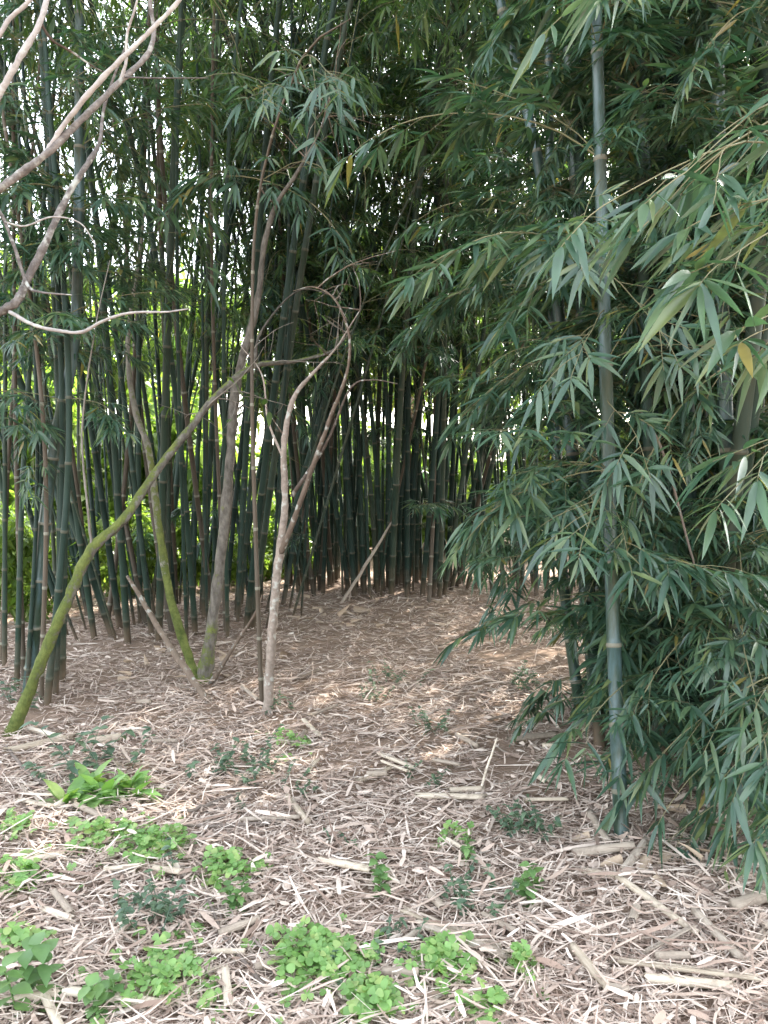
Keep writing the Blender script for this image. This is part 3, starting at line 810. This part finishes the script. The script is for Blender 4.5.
# ------------------------------------------------------------------ dry bamboo pieces and twigs on the ground
def piece(a, b, wpx, label, mat='split', group=None, cat='bamboo piece', half=True, lift=.026, seed=0, name='bamboo_piece'):
    """A broken length of bamboo (hollow half-round split, or a whole tube with a node) lying between two ground pixels."""
    rng = np.random.default_rng(seed + int(a[0] * 7 + a[1]))
    A, B = G(*a), G(*b); A[2] += lift; B[2] += lift + rng.uniform(-.005, .012)
    L = np.linalg.norm(B - A); r = wpx * (A[1] + B[1]) / 2 / FPX / 2
    n = 9; t = np.linspace(0, L, n) - L / 2
    mb = MB()
    if half:
        ang = np.linspace(-PI * .12, PI * 1.12, 9); V, rows = [], 0
        jag = rng.uniform(0, .05, (2, 9)) * min(1, L * 2)
        for s, rr in ((1, r), (-1, r * .78)):
            for i_ in range(n):
                tt = np.full(9, t[i_])
                if i_ == 0: tt = tt + jag[0]
                if i_ == n - 1: tt = tt - jag[1]
                k_ = rr * (1.08 if i_ == n // 2 else 1) * (1 + .03 * rng.standard_normal(9))
                V.append(np.stack([tt, k_ * np.cos(ang), k_ * np.sin(ang) * .8], 1))
        V = np.concatenate(V); F = []
        for s in range(2):
            for i_ in range(n - 1):
                for j in range(8):
                    q_ = [s * 81 + i_ * 9 + j, s * 81 + i_ * 9 + j + 1, s * 81 + (i_ + 1) * 9 + j + 1, s * 81 + (i_ + 1) * 9 + j]
                    F.append(q_ if s == 0 else q_[::-1])
        for i_ in range(n - 1):
            for j in (0, 8):
                F.append([i_ * 9 + j, 81 + i_ * 9 + j, 81 + (i_ + 1) * 9 + j, (i_ + 1) * 9 + j])
        for i_ in (0, n - 1):
            for j in range(8):
                F.append([i_ * 9 + j, i_ * 9 + j + 1, 81 + i_ * 9 + j + 1, 81 + i_ * 9 + j])
        mb.add(V, F)
    else:
        pts = np.stack([t, .02 * L * np.sin(t * 3) + 0 * t, 0 * t], 1)
        rr = np.full(n, r); rr[n // 2] *= 1.15
        tube(mb, pts, rr * np.linspace(1, .85, n), 10, 0, True, .03, rng)
    o = mb.build(name, [M[mat]]); o.location = (A + B) / 2
    d = Vector(B - A); qn = d.to_track_quat('X', 'Z'); e = qn.to_euler(); o.rotation_euler = e
    o.rotation_euler.rotate_axis('X', rng.choice([0, PI * .9, rng.uniform(-.8, .8)]) if half else rng.uniform(0, 6))
    return tag(o, label, cat, group)


PG = 'broken bamboo pieces scattered on the litter'
PL = 'short dry broken bamboo piece scattered on the leaf litter'
piece((318, 866), (374, 878), 9, 'cream split bamboo piece lying alone in the middle of the litter')
piece((104, 877), (143, 875), 8, 'pale bamboo piece just below the light green clover, left of its broken other half')
piece((152, 875), (184, 882), 9, 'pale bamboo piece just below the light green clover, right of its broken other half')
piece((14, 869), (66, 861), 8, 'pale bamboo strip lying near the left edge, left of the broken pair')
piece((17, 804), (52, 814), 7, 'pale bamboo piece tilted down towards a second one, below the leafy rosette')
piece((52, 814), (74, 800), 7, 'pale bamboo piece pointing up at the light green leafy rosette')
piece((2, 757), (78, 741), 9, 'long pale bamboo piece by the foot of the mossy trunk')
piece((86, 747), (123, 741), 9, 'tan bamboo piece behind the tall dull green herb')
piece((30, 733), (62, 744), 6, 'short pale stick against the foot of the mossy trunk', half=False)
piece((-10, 1012), (64, 1001), 12, 'thick tan bamboo piece in the bottom left corner')
piece((62, 999), (170, 1013), 12, 'long cream bamboo length running under the clover at bottom left')
piece((287, 802), (309, 829), 7, 'short pale bamboo piece pointing down right in the open litter', half=False)
piece((358, 786), (391, 773), 8, 'tan bamboo piece slanting up right beyond the lone cream piece')
piece((378, 757), (416, 775), 7, 'upper of two pale bamboo lengths lying close together mid clearing')
piece((380, 766), (410, 780), 5, 'lower thinner of two pale bamboo lengths lying close together mid clearing')
piece((414, 801), (490, 803), 7, 'long pale bamboo strip lying flat, lower of a stacked pair')
piece((446, 796), (486, 794), 7, 'pale bamboo strip lying flat, upper of a stacked pair')
piece((398, 914), (500, 958), 12, 'long weathered bamboo length slanting down behind the round clover patch', 'split')
piece((415, 930), (512, 968), 10, 'brown bamboo length under the long slanting weathered one', 'split_old')
piece((573, 860), (634, 854), 10, 'tan bamboo length at the foot of the thick bluish culm', 'split_old', half=False)
piece((624, 877), (646, 846), 9, 'brown bamboo length leaning upward at the foot of the near clump', 'split_old', half=False)
piece((580, 876), (628, 882), 10, 'flat pale bamboo husk strip below the tan length by the near clump')
piece((617, 884), (697, 941), 8, 'long cream bamboo stick slanting down right below the near clump', half=False)
piece((572, 954), (607, 997), 10, 'tan bamboo stick slanting steeply near the bottom edge, left of long flat lengths', half=False)
piece((606, 966), (762, 990), 10, 'very long pale bamboo length lying along the bottom right litter')
piece((638, 986), (738, 994), 12, 'cream split bamboo lying just below the very long length')
piece((694, 918), (742, 967), 9, 'grey tan bamboo stick parallel to the long cream stick', 'split_old', half=False)
piece((733, 914), (775, 902), 14, 'thick tan bamboo length at the right edge', 'split_old', half=False)
piece((590, 820), (608, 848), 10, 'short tan bamboo stub left of the thick bluish culm', 'split_old', half=False)
piece((108, 838), (136, 826), 6, PL, group=PG)
piece((40, 915), (75, 930), 6, 'faded bamboo chip above the broad leaved plant')
piece((225, 975), (229, 1022), 9, 'pale husk strip standing on end near the bottom clover')
piece((240, 826), (300, 824), 5, 'thin flat brown stick lying level in the open litter', 'split_old', half=False)
piece((505, 745), (560, 738), 8, 'grey bamboo length in the shade below the hanging leaves', 'split_old')
rp = np.random.default_rng(77)
for q in range(36):
    py = rp.uniform(650, 1010); sp = (py - 470) / 500
    px = rp.uniform(20, 760)
    if px > 560 and py < 860:
        px = rp.uniform(250, 540)
    a = rp.normal(0.15, .8); l = rp.uniform(25, 75) * sp * 1.1
    piece((px, py), (px + l * math.cos(a), py + l * math.sin(a) * .55), rp.uniform(4, 9) * sp + 1.5, PL, rp.choice(['split', 'split_old', 'split_old']), PG, half=bool(rp.random() < .6), lift=.03)


def twig(pix, label, r, seed, mat='deadwood', group=None):
    pts = np.array([[*G(a, b), r] for a, b in pix]); pts[:, 2] += .02 + r
    pts[-1, 3] *= .5
    q = smooth_path(pts, 6); c = q[:, :3].mean(0); rng = np.random.default_rng(seed)
    q[:, :3] += rng.normal(0, .3, (len(q), 3)) * r
    mb = MB(); tube(mb, q[:, :3] - c, q[:, 3], 7, 0, True, .05, rng)
    o = mb.build('twig', [M[mat]]); o.location = c
    return tag(o, label, 'twig', group)


twig([(208, 904), (220, 935), (237, 960), (262, 992), (290, 1024)], 'thin grey brown twig curving down between the bottom clover patches', .006, 1)
twig([(252, 944), (275, 972), (294, 990), (286, 1012)], 'short bent twig at the left side of the round clover clump', .005, 2)
twig([(180, 831), (225, 832), (262, 829), (305, 822)], 'long thin level twig across the open litter', .006, 3)
twig([(188, 818), (215, 808), (258, 790)], 'thin twig rising right above the long level twig', .008, 4)
twig([(6, 752), (28, 778), (50, 792), (70, 800)], 'brown curved twig running from the mossy trunk to the leafy rosette', .009, 5)
twig([(545, 700), (600, 722), (655, 728)], 'dark twig lying under the near bamboo leaves', .01, 6)
o = dead([(478, 798, 3.45, .006), (488, 765, 3.5, .006), (497, 738, 3.5, .004)], 'thin pale stick standing upright in the litter mid clearing', 84, 'split')
o = dead([(528, 848, 3.0, .004), (533, 885, 2.85, .005), (546, 912, 2.75, .005)], 'thin pale stalk slanting beside the dark herb near the clearing middle', 85, 'split')

# dry husks round the foot of the bamboo: loose sheaths, each curled
def husk_mesh(rng):
    L, W = rng.uniform(.18, .34), rng.uniform(.05, .09); n, m_ = 8, 5; V = []
    for i_ in range(n):
        t_ = i_ / (n - 1); wd = W * (1 - t_ ** 1.6) + .004
        for j in range(m_):
            a = (j / (m_ - 1) - .5) * 2.0
            V.append([t_ * L, math.sin(a) * wd * .6, (1 - math.cos(a)) * wd * .6 + .06 * L * math.sin(t_ * 3)])
    F = [[i_ * m_ + j, i_ * m_ + j + 1, (i_ + 1) * m_ + j + 1, (i_ + 1) * m_ + j] for i_ in range(n - 1) for j in range(m_ - 1)]
    return MB().add(V, F).mesh('husk', [M['sheath']])


HUSK = [husk_mesh(rp) for _ in range(6)]
for q in range(70):
    if q < 34:
        p = G(rp.uniform(290, 475), rp.uniform(600, 632)); lab, grp = 'curled brown bamboo husk at the foot of the far clump', 'husks at the foot of the far clump'
    elif q < 52:
        p = G(rp.uniform(80, 290), rp.uniform(640, 690)); lab, grp = 'curled brown bamboo husk under the slanting bamboo', 'husks under the slanting bamboo'
    else:
        p = G(rp.uniform(590, 765), rp.uniform(800, 885)); lab, grp = 'curled tan bamboo husk under the near leafy clump', 'husks under the near leafy clump'
    o = link('bamboo_husk', HUSK[rp.integers(6)]); o.location = p + np.array([0, 0, .03])
    o.rotation_euler = (rp.uniform(0, 6.28), rp.normal(0, .22) if rp.random() < .9 else -.6, rp.uniform(0, 6.28)); s = rp.uniform(.4, .75); o.scale = (s, s, s)
    tag(o, lab, 'husk', grp)
o = link('bamboo_husk', HUSK[2]); o.location = P(624, 745, 3.17); o.rotation_euler = (.3, -1.35, -1.2); o.scale = (.5, .5, .5)
tag(o, 'brown pointed husk still clasping the thick bluish culm', 'husk')

# ------------------------------------------------------------------ small plants on the ground
HEART = ([0, .15, .45, .75, .93, 1], [.06, .45, .92, 1, .62, .15])
OVATE = ([0, .12, .35, .6, .85, 1], [.08, .6, 1, .82, .34, 0])


def herb(kind, pxy, size, label, seed, group=None, n=None, wide=1.0):
    """kind clover / broad / rosette / dull; size = radius in metres."""
    rng = np.random.default_rng(seed); g = G(*pxy)
    nm = {'clover': 'clover_patch', 'broad': 'broad_leaved_plant', 'rosette': 'rosette_plant', 'dull': 'herb'}[kind]
    root = tag(empty(nm, tuple(g)), label, 'plant', group)
    if kind == 'clover':
        size *= 1.22
    st, lv = MB(), []

    def leaf(b, d, L, W, dr, up=(0, 0, 1.0)):
        lv.append((b, unit(np.array(d, float)), L, W, dr, unit(np.array(up, float) + rng.normal(0, .15, 3))))
    if kind == 'clover':
        n = int(1.45 * (n or int(90 * (size / .17) ** 1.7)))
        for _ in range(n):
            a, q_ = rng.uniform(0, 6.28), rng.random() ** .6
            q_ *= .75 + .25 * math.sin(a * 3 + seed)
            if rng.random() < .09:
                q_ = rng.uniform(.9, 1.9)
            x, y = size * q_ * math.cos(a) * wide, size * q_ * math.sin(a)
            z0 = gh(g[0] + x, g[1] + y) - g[2]; h = rng.uniform(.02, .07) * max(.3, 1.15 - .5 * q_)
            top = np.array([x + rng.normal(0, .012), y + rng.normal(0, .012), z0 + h])
            tube(st, np.array([[x * .8, y * .8, z0], [x * .95, y * .95, z0 + h * .6], top]), [.0012, .001, .0008], 4, 0, False)
            a0 = rng.uniform(0, 6.28); s = rng.uniform(.011, .03); up = unit(np.array([rng.normal(0, .3), rng.normal(-.15, .3), 1]))
            for j in range(3):
                b = a0 + j * 2.094
                d = np.array([math.cos(b), math.sin(b), 0]); d = d - up * np.dot(d, up); d[2] += .05
                leaf(top, d, s, s * .52, rng.uniform(0, .35), up)
        mat, prof = 'weed_bright', HEART
    elif kind == 'broad':
        for s_ in range(n or 3):
            az = rng.uniform(0, 6.28); H = size * rng.uniform(.9, 1.5)
            pa = bend_path((rng.normal(0, .25 * size), rng.normal(0, .25 * size), 0), (math.cos(az) * .3, math.sin(az) * .3, 1), H, .6, 6, .05, rng)
            tube(st, pa, np.linspace(.003, .0015, 7), 5, 0, False)
            for j in range(7):
                for s2 in (0, PI):
                    b = az + j * 1.57 + s2 + rng.normal(0, .3); p_ = pa[min(j, 6)]
                    leaf(p_, (math.cos(b), math.sin(b), rng.uniform(-.1, .5)), size * rng.uniform(.35, .62), size * rng.uniform(.15, .23), rng.uniform(.1, .5))
        mat, prof = 'weed_mid', OVATE
    elif kind == 'rosette':
        for s_ in range(n or 5):
            c = np.array([rng.normal(0, .35 * size), rng.normal(0, .3 * size), 0])
            for j in range(11):
                b = rng.uniform(0, 6.28); e = rng.uniform(.2, 1.2)
                leaf(c + (0, 0, .01), (math.cos(b) * math.cos(e), math.sin(b) * math.cos(e), math.sin(e)), size * rng.uniform(.6, 1.05), size * rng.uniform(.09, .13), rng.uniform(.2, .7))
            tube(st, np.array([c, c + (0, 0, .03)]), [.004, .003], 5, 0)
        mat, prof = 'weed_bright' if seed % 2 else 'weed_mid', OVATE
    else:
        for s_ in range(n or 7):
            az = rng.uniform(0, 6.28); H = size * rng.uniform(.5, 1.1)
            pa = bend_path((rng.normal(0, .4 * size), rng.normal(0, .4 * size), 0), (math.cos(az) * .7, math.sin(az) * .7, 1), H, .9, 6, .08, rng)
            tube(st, pa, np.linspace(.0022, .001, 7), 4, 0, False)
            for j in range(1, 7):
                for s2 in (0, PI):
                    b = rng.uniform(0, 6.28)
                    leaf(pa[j], (math.cos(b), math.sin(b), rng.uniform(-.2, .5)), size * rng.uniform(.11, .25), size * rng.uniform(.04, .075), rng.uniform(.1, .5))
        mat, prof = 'weed_dull', OVATE
    A = [np.array([l[i_] for l in lv]) for i_ in range(6)]
    mb = MB(); add_leaves(mb, dict(B=A[0], D=A[1], L=A[2], W=A[3], droop=A[4], U=A[5]), True, 0, prof, .18)
    mb.build('foliage', [M[mat]], root)
    st.build('foliage_stems', [M[mat]], root)
    return root


herb('clover', (318, 972), .17, 'round bright clover patch at the bottom middle, the densest one', 1, n=130)
herb('clover', (372, 1012), .10, 'small clover patch touching the bottom edge right of the round dense one', 2)
herb('clover', (165, 985), .16, 'bright clover patch lying over the long cream bamboo length', 3, n=80)
herb('clover', (438, 968), .10, 'bright clover patch in front of the slanting weathered bamboo', 4, n=60)
herb('clover', (520, 972), .05, 'tiny clover tuft with a yellow leaf near the bottom middle', 5, n=16)
herb('clover', (150, 852), .16, 'light green clover patch behind the broken pale bamboo pair', 6, n=75)
herb('clover', (97, 842), .12, 'light green clover patch left of the similar one behind the broken bamboo pair', 7, n=45)
herb('clover', (228, 874), .12, 'small bright clover patch in the open litter left of the lone cream bamboo', 8, n=50)
herb('clover', (14, 884), .12, 'clover patch against the left edge above the broad leaved plant', 9, n=40)
herb('clover', (8, 832), .13, 'clover patch at the left edge farther up the litter', 10, n=30)
herb('clover', (480, 1015), .08, 'clover tuft cut by the bottom edge below the round clump', 12, n=20)
herb('clover', (292, 745), .14, 'sparse yellowish clover patch beyond the forked tree foot', 13, n=26)
herb('clover', (20, 950), .10, 'clover leaves under the broad leaved plant at bottom left', 14, n=25)
herb('clover', (455, 838), .07, 'yellow green seedling tuft in the mid litter', 15, n=10)
herb('broad', (44, 1004), .125, 'broad leaved pale green plant in the bottom left corner, the largest leaved', 21, n=3)
herb('broad', (112, 1015), .09, 'low broad leaved plant over the cream bamboo at the bottom edge', 22, n=3)
herb('broad', (193, 952), .05, 'single bright yellow green leafy seedling between clover patches', 23, n=1)
herb('broad', (240, 914), .08, 'leafy green plant just below the small bright clover patch', 24, n=2)
herb('broad', (383, 888), .09, 'leafy plant at the right end of the lone cream bamboo', 25, n=2)
herb('broad', (530, 895), .09, 'dark leafy plant left of the long cream stick, below the near clump', 26, n=2)
herb('broad', (462, 860), .07, 'small leafy plant with a pale upright leaf in mid litter', 27, n=2)
herb('rosette', (106, 800), .25, 'light green rosette of long drooping leaves on the left', 31, n=6)
herb('dull', (78, 772), .30, 'tall dull blue green herb behind the light green rosette', 41, n=8)
herb('dull', (234, 772), .20, 'dull green bushy herb on the litter below the forked tree', 42, n=10)
herb('dull', (262, 783), .14, 'dull low herb right of the bushy herb below the forked tree', 43, n=6)
herb('dull', (292, 792), .14, 'grey green low herb in the open litter, third from the forked tree', 44, n=6)
herb('dull', (150, 925), .17, 'wide dull green herb between the two rows of clover on the left', 45, n=14)
herb('dull', (385, 945), .13, 'blue green herb right of the round clover patch', 46, n=6)
herb('dull', (395, 685), .18, 'low dark herb far out in the clearing near the hanging leaves', 47, n=9)
herb('dull', (370, 703), .14, 'small dark herb left of the far dark one in the clearing', 48, n=6)
herb('dull', (432, 730), .18, 'dark upright herb in the shade left of the hanging leaves', 49, n=7)
herb('dull', (470, 905), .15, 'dull herb cluster behind the slanting weathered bamboo', 50, n=10)
herb('dull', (510, 830), .14, 'dark herb in the litter left of the near clump', 51, n=8)
herb('dull', (548, 835), .16, 'dark spreading herb close against the near clump', 52, n=10)
herb('dull', (425, 785), .13, 'dark herb above the stacked pale bamboo strips', 53, n=5)
herb('dull', (360, 985), .09, 'little blue grey herb at the right rim of the round clover', 54, n=4)
herb('dull', (238, 812), .08, 'tiny blue green herb above the long level twig', 55, n=3)
herb('dull', (275, 712), .13, 'green tuft hugging the foot of the forked tree', 56, n=7)
herb('dull', (520, 690), .2, 'shaded herb under the hanging bamboo leaves', 57, n=8)
herb('dull', (350, 845), .08, 'tiny grey herb above the lone cream bamboo', 58, n=4)
herb('dull', (20, 705), .25, 'dull herb behind the foot of the mossy trunk', 59, n=8)


# ------------------------------------------------------------------ sunlit growth beyond the bamboo
def bush_mesh(rng, R, H, n, lsc=1.0):
    nb = 26
    C = np.stack([rng.normal(0, .42, nb) * R, rng.normal(0, .42, nb) * R, rng.uniform(.15, .95, nb) * H], 1)
    k = rng.integers(nb, size=n); B = C[k] + unit(rng.normal(0, 1, (n, 3))) * (rng.random(n) ** .4)[:, None] * rng.uniform(.25, .55, n)[:, None] * R * .6
    B[:, 2] = np.maximum(B[:, 2], .05)
    D = unit(rng.normal(0, 1, (n, 3)) + (0, 0, -.3)); L = rng.uniform(.10, .22, n) * lsc
    mb = MB(); add_leaves(mb, dict(B=B, D=D, L=L, W=L * rng.uniform(.16, .28, n), droop=rng.uniform(.1, .5, n), U=unit(rng.normal(0, .4, (n, 3)) + (0, 0, 1))), False)
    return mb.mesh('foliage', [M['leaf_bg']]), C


BUSH = [bush_mesh(rp, 1.3, 2.0, 3600, 1.2) for _ in range(3)]
CROWN = [bush_mesh(rp, 2.6, 4.6, 9000, 1.7) for _ in range(3)]
TRUNK = []
for q in range(3):
    mb = MB(); tube(mb, bend_path((0, 0, -.1), (rp.normal(0, .1), rp.normal(0, .1), 1), 4.5, 0, 10, .04, rp), np.linspace(.15, .06, 11), 9, 0, True, .04)
    for c in CROWN[q][1][::3]:
        tube(mb, smooth_path([[0, 0, 2 + .2 * c[2]], [c[0] * .4, c[1] * .4, 2.4 + c[2] * .6], [c[0], c[1], 2.6 + c[2]]], 4), np.linspace(.05, .015, 9), 6, 0, False)
    TRUNK.append(mb.mesh('trunk', [M['bark_brown']]))
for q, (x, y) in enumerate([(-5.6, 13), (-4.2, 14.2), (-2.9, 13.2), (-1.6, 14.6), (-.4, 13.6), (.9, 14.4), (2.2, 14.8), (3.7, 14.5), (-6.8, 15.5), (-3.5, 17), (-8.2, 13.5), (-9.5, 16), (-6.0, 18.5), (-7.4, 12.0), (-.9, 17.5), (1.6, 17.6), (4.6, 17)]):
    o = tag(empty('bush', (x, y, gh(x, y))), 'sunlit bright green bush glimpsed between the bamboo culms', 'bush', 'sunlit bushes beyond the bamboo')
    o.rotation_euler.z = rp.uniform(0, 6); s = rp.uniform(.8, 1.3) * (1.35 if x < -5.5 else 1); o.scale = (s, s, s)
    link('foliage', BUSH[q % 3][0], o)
for q, (x, y) in enumerate([(-3.6, 7.6), (-4.6, 9.0), (-5.4, 10.5), (-3.2, 10.8), (-2.2, 11.2), (-1.7, 11.0), (-2.6, 11.9), (-1.5, 12.2), (-4.0, 8.2), (-5.0, 12.0), (-2.9, 9.3), (-1.9, 9.6), (-2.4, 10.2), (-1.3, 10.6), (3.4, 9.6), (2.6, 13.0)]):
    o = tag(empty('shrub', (x, y, gh(x, y))), 'low leafy shrub in the shade behind the bamboo', 'shrub', 'shrubs in the shade behind the bamboo')
    o.rotation_euler.z = rp.uniform(0, 6); s = rp.uniform(.42, .6); o.scale = (s, s, s)
    link('foliage', BUSH[q % 3][0], o)
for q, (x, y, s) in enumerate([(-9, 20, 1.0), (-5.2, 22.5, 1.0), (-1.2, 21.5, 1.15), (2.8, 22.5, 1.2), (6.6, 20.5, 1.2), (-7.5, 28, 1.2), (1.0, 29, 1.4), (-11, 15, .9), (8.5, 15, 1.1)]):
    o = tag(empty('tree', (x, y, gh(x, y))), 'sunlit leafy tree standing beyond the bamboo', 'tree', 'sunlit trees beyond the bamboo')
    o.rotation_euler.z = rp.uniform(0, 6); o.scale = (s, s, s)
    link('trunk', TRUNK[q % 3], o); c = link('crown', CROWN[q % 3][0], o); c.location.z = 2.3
